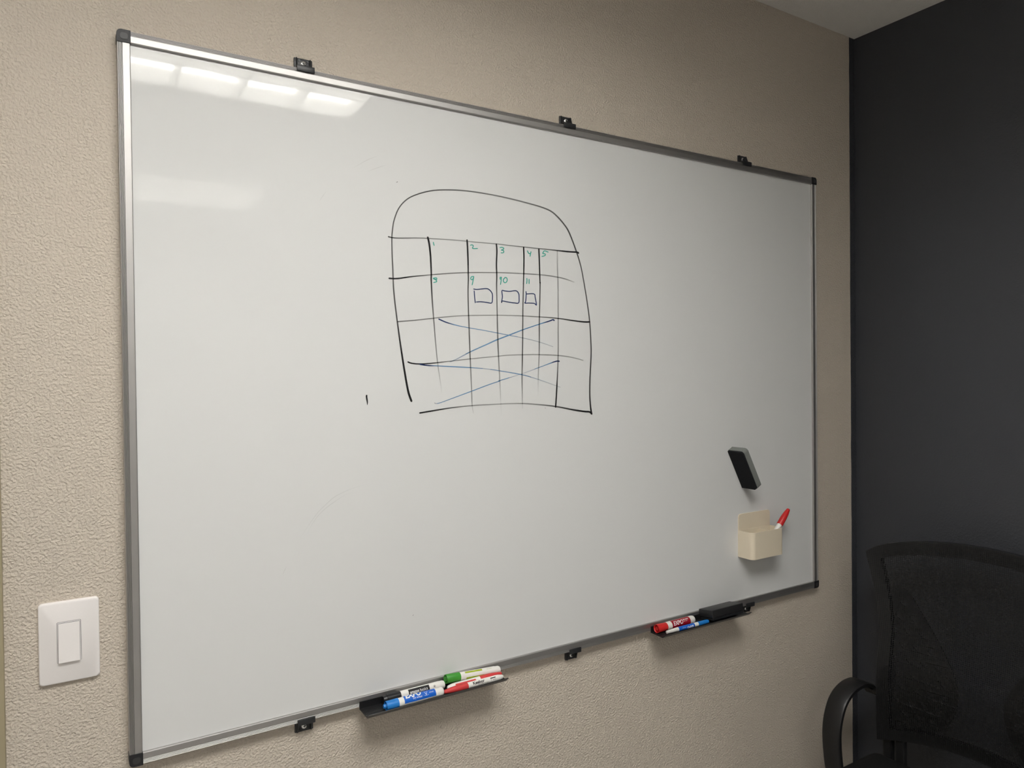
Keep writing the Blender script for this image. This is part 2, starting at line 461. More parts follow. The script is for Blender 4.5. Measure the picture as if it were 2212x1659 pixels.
stroke('drawn_outline',
  C((368,1425),(330,1310),(290,1090),(245,800),(205,510),(175,270),(160,100)) +
  A((205,1350),(195,1150),(191,900),(200,780),(225,620),(300,430),(430,290),(600,210),(800,160),(1000,145),(1250,152),(1500,180),(1750,222)) +
  B((300,282),(600,358),(800,418),(930,473),(1020,543),(1130,665),(1220,805),(1330,1090),(1400,1320)) +
  D((1068,0),(1110,250),(1143,500),(1158,750),(1160,900),(1148,1150),(1145,1350),(1155,1500),(1167,1572)),
  kk, [(0,4.6,1),(.06,4,1),(.15,3,.68),(.3,2.6,.62),(.4,2.6,.72),(.52,2.8,.5),(.6,3,.55),(.68,2.8,.75),(.75,2.2,.7),(.9,2.6,.75),(.97,3,.8),(1,3.4,.95)])
def lines(name, sets):
    for pts, pf in sets: stroke(name, pts, kk, pf)
lines('drawn_row_line', [
 (A((138,875),(195,888),(300,897),(600,895),(900,910),(1200,930),(1500,960),(1820,987))+B((300,1012),(600,1045),(900,1075),(1200,1107),(1345,1117),(1367,1132)), [(0,2.8,.8),(.05,2.4,.6),(.3,2,.42),(.6,2,.45),(.85,2.2,.6),(.92,3,.95),(1,3.4,1)]),
 (A((150,1523),(230,1528),(320,1522),(500,1497),(800,1468),(1100,1445),(1400,1434),(1800,1434))+B((200,1437),(500,1450),(800,1470),(1000,1498),(1150,1530),(1300,1583)), [(0,3.6,1),(.08,3,.95),(.2,2.2,.6),(.5,2.2,.5),(.8,2.4,.45),(.95,2.4,.45),(1,1.5,.25)]),
 (C((212,507),(400,492),(620,468),(850,445),(1040,436),(1350,433))+D((300,438),(560,452),(780,470),(950,495),(1080,510),(1143,510)), [(0,2.4,.6),(.3,2,.45),(.6,2,.42),(.8,2.2,.6),(.9,2.6,.9),(1,3.2,1)]),
 (C((328,973),(370,988),(460,996),(600,988),(850,960),(1100,932),(1330,910))+D((200,895),(400,889),(600,889),(800,900),(950,922),(1067,955)), [(0,3,1),(.1,2.6,.95),(.25,1.8,.5),(.6,1.8,.45),(.85,2.4,.42),(1,2,.3)]),
 (C((465,1563),(600,1540),(850,1500),(1100,1475),(1340,1462))+D((200,1455),(370,1453),(550,1465),(750,1487),(950,1525),(1080,1545),(1143,1550),(1167,1574)), [(0,3.2,1),(.1,3,.85),(.25,2.2,.5),(.5,2.2,.35),(.7,2.6,.5),(.85,3,.8),(.95,3.6,1),(1,3.6,1)]),
])
lines('drawn_column_line', [
 (A((750,885),(775,1000),(795,1200),(805,1450))+C((597,40),(610,280),(625,470),(645,730),(670,980),(690,1120),(708,1240),(716,1330)), [(0,4,1),(.1,3.8,1),(.3,3,.8),(.5,2.6,.55),(.7,2.2,.45),(.85,2,.3),(1,1.5,.04)]),
 (A((1362,928),(1370,1050),(1378,1250),(1381,1450))+C((1026,20),(1022,150),(1026,350),(1035,600),(1045,880),(1055,1100),(1066,1350),(1070,1480),(1085,1565)), [(0,3.4,1),(.12,3.2,.95),(.25,2.6,.65),(.6,2.6,.62),(.8,2.4,.45),(.93,2.2,.35),(1,1.5,.15)]),
 (B((88,990),(97,1100),(90,1300),(95,1500))+D((68,100),(75,400),(80,650),(90,900),(105,1180),(115,1400),(122,1590)), [(0,3,1),(.15,2.8,.9),(.3,2.4,.55),(.6,2.6,.6),(.75,2.2,.35),(.88,1.8,.15),(1,1.5,.03)]),
 (B((513,1040),(518,1200),(515,1450),(510,1600))+D((378,100),(372,400),(370,700),(367,900),(362,1150),(365,1350),(367,1510)), [(0,3,1),(.12,2.8,.9),(.25,2.4,.65),(.7,2.4,.68),(.85,2.2,.45),(1,1.8,.1)]),
 (B((750,1068),(758,1250),(765,1500),(769,1600))+D((571,60),(568,250),(562,480),(562,750),(558,950),(550,1150),(548,1370)), [(0,3,1),(.15,2.8,.95),(.3,2.4,.7),(.6,2.4,.65),(.75,2,.45),(.9,1.6,.2),(1,1.2,.03)]),
 (B((1038,1095),(1038,1300),(1045,1500))+D((778,40),(780,300),(780,600),(780,850),(775,1050),(765,1250),(757,1400),(750,1495)), [(0,2.2,.3),(.5,2.2,.42),(.7,2.2,.5),(.83,2.4,.75),(.87,2.8,1),(1,3,1)]),
])
lines('drawn_tick', [([(780+x/33.17, 840+y/33.17) for x, y in ((400,480),(392,560),(420,760),(448,950),(447,1150))], [(0,3.6,1),(.5,3.4,1),(.8,2.4,1),(1,.8,1)])])
bf = [(0,2.6,1),(.08,2.2,.9),(.2,1.6,.7),(.6,1.5,.55),(1,1.2,.4)]
def cross(pts, pf, dark):
    stroke('drawn_cross_line', pts, bl, pf)
    stroke('drawn_cross_line', dark, nn, [(0,2.8,1),(.6,2.4,.9),(1,1.6,.1)])
cross(C((685,478),(770,515),(900,552),(1040,580),(1200,607),(1330,632))+D((215,665),(370,695),(560,742),(720,797)), bf, C((685,478),(770,515),(860,542)))
cross(D((733,493),(718,485),(680,500),(560,537),(370,602),(200,668),(60,722))+C((1250,765),(1040,860),(900,935),(830,967),(812,970)), [(0,2.4,1),(.2,2,.75),(.5,2.6,.7),(.8,2.4,.55),(1,1.6,.4)], D((733,493),(718,485),(680,500),(600,525)))
cross(C((468,1000),(540,1012),(670,1018),(850,1028),(1050,1038),(1250,1055),(1330,1066))+D((100,1075),(360,1120),(550,1175),(760,1250),(805,1265)), [(0,2.8,1),(.1,2,.7),(.3,2.2,.75),(.45,1.6,.5),(.7,2,.6),(1,1.2,.3)], C((468,1000),(540,1012),(640,1018)))
cross(D((792,965),(770,963),(730,973),(550,1040),(360,1110),(100,1190))+C((1391,1192),(1250,1240),(1066,1310),(850,1390),(700,1445),(645,1453),(638,1445)), [(0,2.6,1),(.1,1.6,.7),(.3,1.2,.3),(.42,1.8,.6),(.7,1.9,.75),(1,1.5,.5)], D((792,965),(770,963),(730,973),(690,988)))
rf = [(0,2,1),(1,2,.95)]
stroke('drawn_rectangle', C((1088,130),(1130,135),(1230,125),(1270,140),(1300,180),(1305,230),(1295,290),(1240,285),(1170,277),(1120,280)), nn, rf)
stroke('drawn_rectangle', C((1093,152),(1098,220),(1106,288)), nn, rf)
stroke('drawn_rectangle', D((125,285),(135,220),(130,150),(160,152),(220,157),(290,150),(322,180),(328,230),(322,290),(270,290),(200,280),(135,268),(128,285)), nn, rf)
stroke('drawn_rectangle', D((408,160),(410,190),(405,270),(395,292),(440,292),(505,297),(528,315),(515,230),(500,187),(415,187)), nn, rf)
gf = [(0,2.0,.95),(1,2.0,.9)]
for pts in (A((838,962),(842,985),(850,1010)), A((1415,1007),(1440,1002),(1458,1012),(1455,1035),(1446,1050),(1465,1060),(1525,1058)),
            A((843,1588),(888,1575),(880,1552),(836,1524),(885,1517),(888,1540),(848,1532)),
            A((1465,1495),(1430,1500),(1420,1530),(1440,1545),(1462,1520),(1466,1497),(1456,1560),(1442,1625)),
            B((145,1045),(175,1042),(205,1055),(190,1075),(165,1082),(195,1090),(205,1110),(190,1125),(162,1125)),
            B((573,1095),(585,1125),(605,1140),(622,1133)), B((627,1110),(620,1145),(612,1180)),
            B((895,1115),(860,1100),(832,1097),(820,1115),(812,1135),(848,1145),(850,1162),(830,1175),(798,1180)),
            B((165,1505),(148,1510),(148,1535),(163,1528),(166,1507),(161,1570),(153,1618)),
            B((215,1520),(200,1540),(200,1570),(220,1592),(245,1580),(258,1550),(250,1520),(230,1510),(217,1518)),
            B((563,1525),(565,1560),(560,1605)), B((598,1540),(598,1605))):
    stroke('handwritten_number', pts, gg, gf)
sf = [(0,1.0,0),(.3,1.2,.10),(.6,1.2,.14),(1,1.0,.0)]
for pts in (G((330,970),(420,840),(520,690),(650,510),(780,380),(900,270),(1040,190),(1200,120),(1400,60),(1500,50)),
            G((470,860),(560,700),(660,555),(780,440),(890,355),(1100,220),(1250,175)), G((75,1530),(110,1450),(150,1380)),
            K((1100,200),(1250,110),(1400,30),(1600,-40)), K((1350,250),(1550,175),(1740,115)), K((545,760),(610,660),(680,570))):
    stroke('wipe_streak', pts, kk, sf)
for pts in (K((1868,428),(1885,415)), [(857.5,393.5),(859,392.5)], D((628,1505),(634,1508)), [(892,1330),(893,1328)]):
    stroke('ink_speck', pts, kk, [(0,1.1,.5),(1,1.1,.5)], 2)

# ------------------------------------------------------------------ mounting clips
def clip(xc, top, label):
    s = 1 if top else -1
    z0 = ZT if top else ZB
    T = lambda vf: ([(xc+x, y, z0+s*z) for x, y, z in vf[0]], vf[1])
    r = empty('mounting_clip', label, 'clip', (xc, 0, z0), group='clips along the whiteboard frame')
    br = obj('bracket', T(join(bbox(-.0172, .0172, -.0042, 0.0, .001, .0238, .0012), bbox(-.0165, .0165, -.0215, 0.0, .0007, .0042, .0008),
                          bbox(-.0165, .0165, -.0218, -.0188, -.0068, .0044, .0008))), M['clip'], r, smooth=35)
    for sx_ in (-1, 1):
        a = sx_*.0138; b = sx_*.0118
        obj('rib', T(prism([(-.0035, .0236), (-.0060, .0236), (-.0125, .0040), (-.0035, .0040)], 'x', a, b)), M['clip'], br)
        obj('boss', T(xf(lathe([(0, .0022), (.0012, .0020), (.0012, 0)], 12), Matrix.Translation((sx_*.0080, -.0040, .0192)) @ Matrix.Rotation(-math.pi/2, 4, 'Z'))), M['clip'], br)
    sc = obj('screw', T(xf(lathe([(0, .0052), (.0010, .0052), (.0022, .0036), (.0024, 0)], 20), Matrix.Translation((0, -.0042, .0135)) @ Matrix.Rotation(-math.pi/2, 4, 'Z'))), M['screw'], r, smooth=40)
    obj('screw_recess', T(join(box(-.0026, .0026, -.0070, -.0060, .0129, .0141), box(-.0006, .0006, -.0070, -.0060, .0109, .0161))), M['slot'], sc)
wh = ['nearest the light switch', 'at the middle of the board', 'nearest the charcoal wall']
XT = (onY(655, 140, -.004).x, onY(1222, 265, -.004).x, onY(1604, 347, -.004).x)
XBm = (onY(657, 1566, -.004).x, onY(1234, 1415, -.004).x, BW-0.305)
for k in range(3):
    clip(XT[k], True, 'black plastic clip over the top rail of the whiteboard, ' + wh[k])
    clip(XBm[k], False, 'black plastic clip under the bottom rail of the whiteboard, ' + wh[k])

# ------------------------------------------------------------------ light switch
sw = empty('light_switch', 'white rocker light switch with a screwless wall plate beside the whiteboard', 'light switch', (-0.081, 0, 1.204))
PX0, PX1, PZ0, PZ1 = -0.1235, -0.0395, 1.1395, 1.2700
def plate():
    r0 = rrect(PX0, PX1, PZ0, PZ1, 0.006, 6)
    cx_, cz_ = (PX0+PX1)/2, (PZ0+PZ1)/2
    def sc(poly, d):
        return [(x-(d if x > cx_ else -d), z-(d if z > cz_ else -d)) for x, z in poly]
    rings = [(r0, 0.0), (r0, -.0045), (sc(r0, .0010), -.0062), (sc(r0, .0025), -.0070)]
    n = len(r0); V = []; F = []
    for poly, y in rings: V += [(x, y, z) for x, z in poly]
    for k in range(3): F += [(k*n+i, k*n+(i+1) % n, (k+1)*n+(i+1) % n, (k+1)*n+i) for i in range(n)]
    F.append(tuple(range(3*n, 4*n))); return V, F
obj('wall_plate', plate(), M['plate'], sw, smooth=30)
RX0, RX1, RZ0, RZ1 = -0.0988, -0.0652, 1.1720, 1.2378
obj('switch_bezel', prism(rrect(RX0, RX1, RZ0, RZ1, .002, 4), 'y', -.0062, -.0072), M['gap'], sw)
obj('switch_frame', prism(rrect(RX0+.0005, RX1-.0005, RZ0+.0005, RZ1-.0005, .0018, 4), 'y', -.0065, -.0078), M['plate'], sw)
obj('rocker_gap', prism(rrect(RX0+.0014, RX1-.0014, RZ0+.0008, RZ1-.0016, .001, 3), 'y', -.0070, -.0080), M['gap'], sw)
x0, x1, z0, z1 = RX0+.0020, RX1-.0020, RZ0+.0014, RZ1-.0022
obj('rocker', ([(x0, -.0065, z0), (x1, -.0065, z0), (x1, -.0065, z1), (x0, -.0065, z1),
                (x0, -.0118, z0), (x1, -.0118, z0), (x1, -.0083, z1), (x0, -.0083, z1)],
     [(0, 1, 2, 3), (4, 7, 6, 5), (0, 4, 5, 1), (1, 5, 6, 2), (2, 6, 7, 3), (3, 7, 4, 0)]), M['plate'], sw)

# ------------------------------------------------------------------ marker trays
ZF = 0.9792        # tray floor
def tray(xa, xb, label):
    t = empty('marker_tray', label, 'marker tray', ((xa+xb)/2, -.02, ZF), group='marker trays')
    # ribbed floor and lip in one folded sheet
    sec = [(-.0185, .9922), (-.0207, .9922), (-.0207, ZF)]
    for k, yy in enumerate((-.031, -.0415, -.052)):
        sec += [(yy+.0008, ZF-.0002), (yy+.0004, ZF-.0012), (yy-.0004, ZF-.0012), (yy-.0008, ZF-.0002)]
    sec += [(-.0610, ZF-.0008), (-.0695, .9856), (-.0705, .9846), (-.0618, ZF-.0028), (-.0600, ZF-.0034), (-.0185, ZF-.0024)]
    obj('tray_body', prism(sec, 'x', xa, xb), M['tray'], t)
    return t
tray(0.3968, 0.7060, 'black marker tray holding five markers under the whiteboard')
tray(1.1560, 1.4690, 'black marker tray holding two markers and a black eraser under the whiteboard')

# ------------------------------------------------------------------ markers
def marker(label, p0, p1):
    """frame with local +X from p0 to p1, local -Y away from the wall"""
    p0, p1 = Vector(p0), Vector(p1)
    X = (p1-p0).normalized(); Z = Vector((0, 0, 1)); Y = Z.cross(X).normalized(); Z = X.cross(Y)
    mw = Matrix.Identity(4)
    for i in range(3): mw[i][0], mw[i][1], mw[i][2], mw[i][3] = X[i], Y[i], Z[i], p0[i]
    return empty('marker', label, 'marker', mw=mw, group='dry erase markers'), (p1-p0).length
def lpart(name, vf, m_, p, smooth=35):
    return obj(name, vf, m_, p, smooth=smooth, local=True)
def lettering(p, items, m_):
    """items: list of (vf wrapped); one print child"""
    return lpart('lettering', join(*items), m_, p, None)
R = 0.0090
# black capped marker, back of the first tray
mk, L = marker('white marker with black cap and black name block, beside the blue capped marker', (0.4405, -.0308, ZF+R+.0010), (0.5750, -.0308, ZF+R+.0010))
lpart('cap', lathe([(0, 0), (0, .0068), (.0015, .0075), (.0075, .0080), (.0080, .0092), (.0360, .0092), (.0360, .0070)]), M['black'], mk)
lpart('barrel', lathe([(.0355, .0070), (.0355, .0088), (.122, .0088), (.122, 0)]), M['white'], mk)
lpart('end_plug', lathe([(.1222, .0085), (.1300, .0083), (.1330, .0070), (.1338, 0)]), M['white'], mk)
lb_ = lpart('label_block', patch(.0520, .0975, -28, 75, .0089), M['black'], mk)
lettering(lb_, [wrap(text_vf('amazon', .0088, 5, bold=.00018), .0545, 12, .00905, k=.74),
                wrap(text_vf('basics', .0088, 5), .0762, 12, .00905, k=.84)], M['print_w'])
ring = ([(.0026*f*math.cos(a), .0026*f*math.sin(a), 0) for f in (.85, 1) for a in [k*math.pi/12 for k in range(24)]],
        [(k, (k+1) % 24, 24+(k+1) % 24, 24+k) for k in range(24)])
blob = ([(-.0009, -.0012, 0), (.0009, -.0012, 0), (.0011, .0003, 0), (.0002, .0016, 0), (-.0010, .0004, 0)], [(0, 1, 2, 3, 4)])
bar = ([(-.0035, -.0062, 0), (.0035, -.0062, 0), (.0035, -.0058, 0), (-.0035, -.0058, 0)], [(0, 1, 2, 3)])
lpart('printed_mark', join(wrap(ring, .1085, 30, .00895), wrap(blob, .1085, 30, .00895), wrap(bar, .1085, 30, .00895)), M['print_k'], mk, None)
# blue marker, front of the first tray
mk, L = marker('white marker with blue cap and blue label lying along the tray lip', (0.4305, -.0582, ZF+R+.0008), (0.5580, -.0582, ZF+R+.0008))
lpart('cap', lathe([(0, 0), (0, .0036), (.0020, .0042), (.0110, .0044), (.0110, .0076), (.0052, .0080), (.0050, .0088), (.0300, .0093), (.0300, .0070)]), M['blue'], mk)
lpart('barrel', lathe([(.0295, .0070), (.0295, .0088), (.1235, .0088), (.1262, .0078), (.1275, .0060), (.1275, 0)]), M['white'], mk)
lb_ = lpart('label_block', patch(.0410, .1085, -8, 150, .0089, 20), M['bluelabel'], mk)
def quad(x0, y0, x1, y1):
    return ([(x0, y0, 0), (x1, y0, 0), (x1, y1, 0), (x0, y1, 0)], [(0, 1, 2, 3)])
lettering(lb_, [wrap(text_vf('EXPO', .0165, 9, shear=.3, bold=.0006), .0440, 52, .00905, k=.80), wrap(text_vf('dry erase', .0062, 4), .0585, 20, .00905, k=.85),
                wrap(text_vf('chisel', .0042, 2), .0945, 46, .00905)] +
          [wrap(q_, .0835, 26, .00905) for q_ in (quad(0, 0, .0090, .0004), quad(0, 0, .0004, .008), quad(.0086, 0, .0090, .008), quad(0, .0076, .0090, .008))] +
          [wrap(text_vf('V', .0085, 4), .0850, 30, .00905)], M['print_w'])
# green marker lying on top at the back of the first tray
mk, L = marker('white marker with green cap and lime stripes resting on a red capped marker', (0.5765, -.0325, .9995), (0.7090, -.0315, .9898))
lpart('cap', lathe([(.0005, 0), (.0005, .0048), (.0040, .0052), (.0045, .0066), (.0015, .0078), (.0005, .0088), (.0015, .0092), (.0325, .0092), (.0325, .0070)]), M['green'], mk)
lpart('barrel', lathe([(.0320, .0070), (.0320, .0086), (.1180, .0086), (.1180, 0)]), M['white'], mk)
lpart('end_plug', lathe([(.1182, .0082), (.1275, .0080), (.1300, .0068), (.1306, 0)]), M['white'], mk)
lpart('label_stripe', patch(.0440, .0850, 52, 82, .0087), M['lime'], mk)
lpart('label_stripe', patch(.0455, .0880, -40, -4, .0087), M['lime'], mk)
lettering(mk, [wrap(text_vf('low odor', .0034, 2), .0960, 58, .0087)], M['lime'])
# red capped slim markers
def slim(label, p0, p1, face, show=True):
    mk, L = marker(label, p0, p1)
    r = .0064
    cp_ = lpart('cap', lathe([(0, 0), (.0002, .0022), (.0015, .0036), (.0120, .0050), (.0280, .0064), (.0520, .0066), (.0540, .0064), (.0540, .0050)]), M['rosered'], mk)
    for e in (-20, 30, 80, 130):
        V = [];
        for x, rr in ((.006, .0043), (.016, .0056), (.030, .0067), (.050, .0069)):
            for de in (-5, 5):
                a = math.radians(e+de); V.append((x, -rr*math.cos(a), rr*math.sin(a)))
        lpart('cap_ridge', (V, [(2*k, 2*k+1, 2*k+3, 2*k+2) for k in range(3)]), M['rosered'], cp_, None)
    lpart('barrel', lathe([(.0535, .0050), (.0535, .0063), (L-.020, .0063), (L-.012, .0059), (L-.003, .0042), (L-.0005, .0025), (L, 0)]), M['white'], mk)
    return mk, L
mk, L = slim('slim white marker with red cap and black lettering lying along the tray lip', (0.5595, -.0595, ZF+.0074), (0.6995, -.0595, ZF+.0074), 25)
lettering(mk, [wrap(text_vf('Keebor', .0088, 4, bold=.0003), .0645, 18, .00645, k=1.0), wrap(text_vf('dry erase marker', .0036, 2), .0760, -12, .00645),
               wrap(([(0, 0, 0), (.013, 0, 0), (.013, .0022, 0), (0, .0022, 0)], [(0, 1, 2, 3)]), .1060, 40, .00645),
               wrap(text_vf('bullet', .0034, 2), .1110, 10, .00645), wrap(text_vf('V', .0046, 2), .1060, 8, .00645)], M['print_k'])
mk, L = slim('slim white marker with red cap and red stripe underneath the green capped marker', (0.7045, -.0445, ZF+.0071), (0.5745, -.0445, ZF+.0071), 25)
lpart('label_stripe', patch(.0655, .1130, 125, 158, .0065), M['rosered'], mk)
# fat red marker and thin blue one in the second tray
RR = .0104
mk, L = marker('fat white marker with red cap and crimson label in the tray with the black eraser', (1.1610, -.0338, ZF+RR+.0004), (1.2895, -.0338, ZF+RR+.0004))
lpart('cap', lathe([(.0015, 0), (.0015, .0046), (.0030, .0052), (.0090, .0056), (.0090, .0084), (.0010, .0092), (.0000, .0100), (.0010, .0104), (.0320, .0098), (.0320, .0070)]), M['red'], mk)
lpart('barrel', lathe([(.0315, .0070), (.0315, .0102), (.1225, .0102), (.1265, .0092), (.1285, .0070), (.1288, 0)]), M['white'], mk)
lb_ = lpart('label_block', patch(.0460, .1090, -60, 100, .0103), M['redlabel'], mk)
lettering(lb_, [wrap(text_vf('EXPO', .0150, 6, shear=.3, bold=.0003), .0495, 6, .0105, k=.86),
                wrap(text_vf('dry erase', .0044, 2, bold=.0002), .0850, 48, .0105), wrap(text_vf('low odor', .0034, 2), .0850, 26, .0105)], M['print_w'])
RT_ = .0054
mk, L = marker('thin blue marker with white tail beside the fat red capped marker', (1.1745, -.0556, ZF+RT_+.0004), (1.3205, -.0556, ZF+RT_+.0004))
lpart('barrel', lathe([(0, 0), (0, .0020), (.0004, .0036), (.0340, .0052), (.1075, .0053), (.1075, 0)]), M['white'], mk)
lb_ = lpart('label_block', patch(.0380, .0930, -90, 262, .0054, 30), M['bluelabel'], mk)
lettering(lb_, [wrap(text_vf('EXPO', .0076, 4, shear=.15, bold=.0003), .0880, 34, .00555, flip=True, k=1.1), wrap(text_vf('dry erase', .0034, 2), .0620, 32, .00555, flip=True)], M['print_w'])
lpart('cap', lathe([(.1070, .0045), (.1070, .0056), (.1400, .0053), (.1445, .0044), (.1460, .0020), (.1460, 0)]), M['blue'], mk)

# ------------------------------------------------------------------ black eraser lying on the tray lip
er = empty('tray_eraser', 'black block eraser propped on the lip of the marker tray', 'eraser', (1.384, -.045, ZF+.005))
tilt = math.radians(9)
ET = Matrix.Translation((1.384, -.0215, ZF+.0012)) @ Matrix.Rotation(tilt*-1, 4, 'X')
obj('body', xf(bbox(-.0588, .0588, -.0470, 0.0, .0062, .0258, .0022, 3), ET), M['erblack'], er, smooth=40)
obj('felt_pad', xf(bbox(-.0570, .0570, -.0455, -.0015, .0000, .0066, .0010), ET), M['felt'], er)

# ------------------------------------------------------------------ grey eraser stuck to the board by its edge
ge = empty('board_eraser', 'grey eraser with black felt face stuck askew on the whiteboard by its edge', 'eraser', (1.48, YS, 1.36))
P0 = Vector((1.5013, 0, 1.3074)); P1 = Vector((1.4450, 0, 1.4120))
ax = (P1-P0).normalized(); nv = Vector((ax.z, 0, -ax.x))       # nv points right and up
Lr = (P1-P0).length
def place(vf):      # local: x along the length, y out of the board (negative), z across thickness
    return [P0+ax*x+nv*z+Vector((0, y, 0)) for x, y, z in vf[0]], vf[1]
def slab(z0, z1, grow, y0, y1, r):
    poly = rrect(-grow, Lr+grow, y1, y0, r, 6, (1, 1, 0, 0))
    return [(x, y, z) for z in (z0, z1) for x, y in poly], [tuple(range(len(poly))), tuple(range(2*len(poly)-1, len(poly)-1, -1))] + \
           [(i, (i+1) % len(poly), len(poly)+(i+1) % len(poly), len(poly)+i) for i in range(len(poly))]
obj('body', place(slab(.0050, .0222, .0008, YS, -.0640, .0085)), M['ergrey'], ge, smooth=40)
obj('felt_pad', place(slab(.0000, .0052, .0000, YS-.0005, -.0632, .0080)), M['felt'], ge, smooth=40)
obj('edge_line', place(slab(.0222, .0230, .0000, YS, -.0630, .0085)), M['white'], ge, smooth=40)

# ------------------------------------------------------------------ cream magnetic holder
hx0, hx1, hz0, hz1 = 1.4840, 1.6135, 1.1195, 1.1925
hy = -0.0632
ho = empty('marker_holder', 'cream plastic two compartment holder stuck on the whiteboard', 'pen holder', ((hx0+hx1)/2, YS, hz0))
th = .0022
obj('back_plate', prism(rrect(hx0, hx1, hz0, 1.2365, .009, 6, (0, 0, 1, 1)), 'y', YS-.0003, YS-.0030), M['cream'], ho, smooth=40)
outer = rrect(hx0, hx1, hy, YS-.0028, .013, 7, (1, 1, 0, 0))
inner = rrect(hx0+th, hx1-th, hy+th, YS-.0042, .011, 7, (1, 1, 0, 0))
n = len(outer)
V = [(x, y, z) for poly, z in ((outer, hz0), (outer, hz1), (inner, hz1), (inner, hz0+.003)) for x, y in poly]
F = [(k*n+i, k*n+(i+1) % n, (k+1)*n+(i+1) % n, (k+1)*n+i) for k in range(3) for i in range(n)] + [tuple(range(n)), tuple(range(3*n, 4*n))]
obj('cup', (V, F), M['cream'], ho, smooth=40)
obj('divider', box(1.5600, 1.5618, hy+th-.0005, YS-.0040, hz0+.003, hz1-.002), M['cream'], ho)
# red capped marker standing in the holder
tip = onY(1540+905/5.53, 940+882/5.53, -.0520); rim = onY(1540+786/5.53, 940+1088/5.53, -.0520)
dv = (rim-tip).normalized()
mk, L = marker('white marker with red cap standing in the cream holder', tip, tip+dv*.110)
mk['label'] = 'white marker with tapered red cap standing in the cream holder'
lpart('cap', lathe([(0, 0), (.0003, .0030), (.0020, .0048), (.0150, .0072), (.0320, .0086), (.0540, .0088), (.0560, .0080), (.0560, .0050)]), M['red'], mk)
lpart('barrel', lathe([(.0555, .0050), (.0555, .0070), (.0930, .0070), (.1000, .0050), (.1030, 0)]), M['white'], mk)

# ------------------------------------------------------------------ office chair in the corner
CY = -0.425
ch = empty('office_chair', 'black mesh back office chair with loop arms in front of the charcoal wall', 'chair', (1.62, CY, 0))
HW = [(.56, .252), (.64, .250), (.74, .243), (.84, .242), (.915, .247), (.98, .258), (1.05, .278), (1.09, .292), (1.16, .302)]
def interp(tab, z):
    for (a, b), (c, d) in zip(tab, tab[1:]):
        if z <= c: return b+(d-b)*max(0, (z-a))/(c-a)
    return tab[-1][1]
def ztop(s): return 1.160 - 0.040*s*s - 0.018*abs(s)**8
def zbot(s): return 0.612 - 0.034*s*s
def back(s, t, dx=0.0):
    z = zbot(s)+(ztop(s)-zbot(s))*t
    y = CY - s*interp(HW, z)
    x = 1.872 + .045*(1-s*s) - .018*math.exp(-((z-.76)/.12)**2) + .02*max(0, (z-.8)/.35)
    return (x+dx, y, z)
# rounded outline: pull the grid's corner in
def sq(s, t):
    return s, t
NS, NT = 36, 30
V = [back(-1+2*i/NS, j/NT) for j in range(NT+1) for i in range(NS+1)]
F = [(j*(NS+1)+i, j*(NS+1)+i+1, (j+1)*(NS+1)+i+1, (j+1)*(NS+1)+i) for j in range(NT) for i in range(NS)]
obj('mesh_back', (V, F), M['mesh'], ch, smooth=60)
def ringpts(si, t0, t1, n=20):
    out = [(-si+2*si*k/n, t0) for k in range(n)] + [(si, t0+(t1-t0)*k/n) for k in range(n)] + \
          [(si-2*si*k/n, t1) for k in range(n)] + [(-si, t1-(t1-t0)*k/n) for k in range(n)]
    return out
o_, i_ = ringpts(1.004, -.004, 1.004), ringpts(.885, .055, .935)
n = len(o_)
V = [back(s, t, dx) for pts, dx in ((o_, .001), (o_, .016), (i_, .020), (i_, .003)) for s, t in pts]
F = [(k*n+i, k*n+(i+1) % n, ((k+1) % 4)*n+(i+1) % n, ((k+1) % 4)*n+i) for k in range(4) for i in range(n)]
obj('back_frame', (V, F), M['chairplastic'], ch, smooth=50)
# perforated lumbar wings: flat outline with slots, filled as a 2D curve, laid behind the mesh
def wing(sgn):
    cu = bpy.data.curves.new('w', 'CURVE'); cu.dimensions = '2D'; cu.fill_mode = 'BOTH'; cu.extrude = .0015
    def poly(pts):
        sp = cu.splines.new('POLY'); sp.points.add(len(pts)-1); sp.use_cyclic_u = True
        for p, q in zip(sp.points, pts): p.co = (q[0], q[1], 0, 1)
    out = catmull([(.235, 1.00), (.222, 1.015), (.190, 1.005), (.150, .945), (.100, .870), (.062, .800), (.056, .740), (.080, .672), (.130, .632), (.235, .622)], 5)
    poly(out)
    for j in range(9):
        z = .665+.038*j
        inner_ = interp([(.62, .12), (.672, .088), (.74, .062), (.80, .068), (.87, .106), (.945, .155), (1.0, .192)], z)
        k = 0
        while inner_+.028+.034*k < .222:
            y = inner_+.028+.034*k; k += 1
            sl = []
            for q in range(12):
                a = 2*math.pi*q/12
                u_, v_ = .0115*math.cos(a), .0055*math.sin(a)
                sl.append((y+u_*.82-v_*.57, z+u_*.57+v_*.82))
            poly(sl)
    o = bpy.data.objects.new('w', cu); COL.objects.link(o); bpy.context.view_layer.update()
    me = bpy.data.meshes.new_from_object(o.evaluated_get(bpy.context.evaluated_depsgraph_get()))
    V = []
    for v in me.vertices:
        y, z = v.co.x, v.co.y
        s = y/.25
        x = 1.872+.045*(1-s*s)-.018*math.exp(-((z-.76)/.12)**2)+.02*max(0, (z-.8)/.35)+.022+v.co.z
        V.append((x, CY+sgn*y, z))
    F = [tuple(p.vertices) for p in me.polygons]
    bpy.data.objects.remove(o); bpy.data.curves.remove(cu); bpy.data.meshes.remove(me)
    return V, F
for sg in (1, -1):
    obj('lumbar_wing', wing(sg), M['chairplastic'], ch)
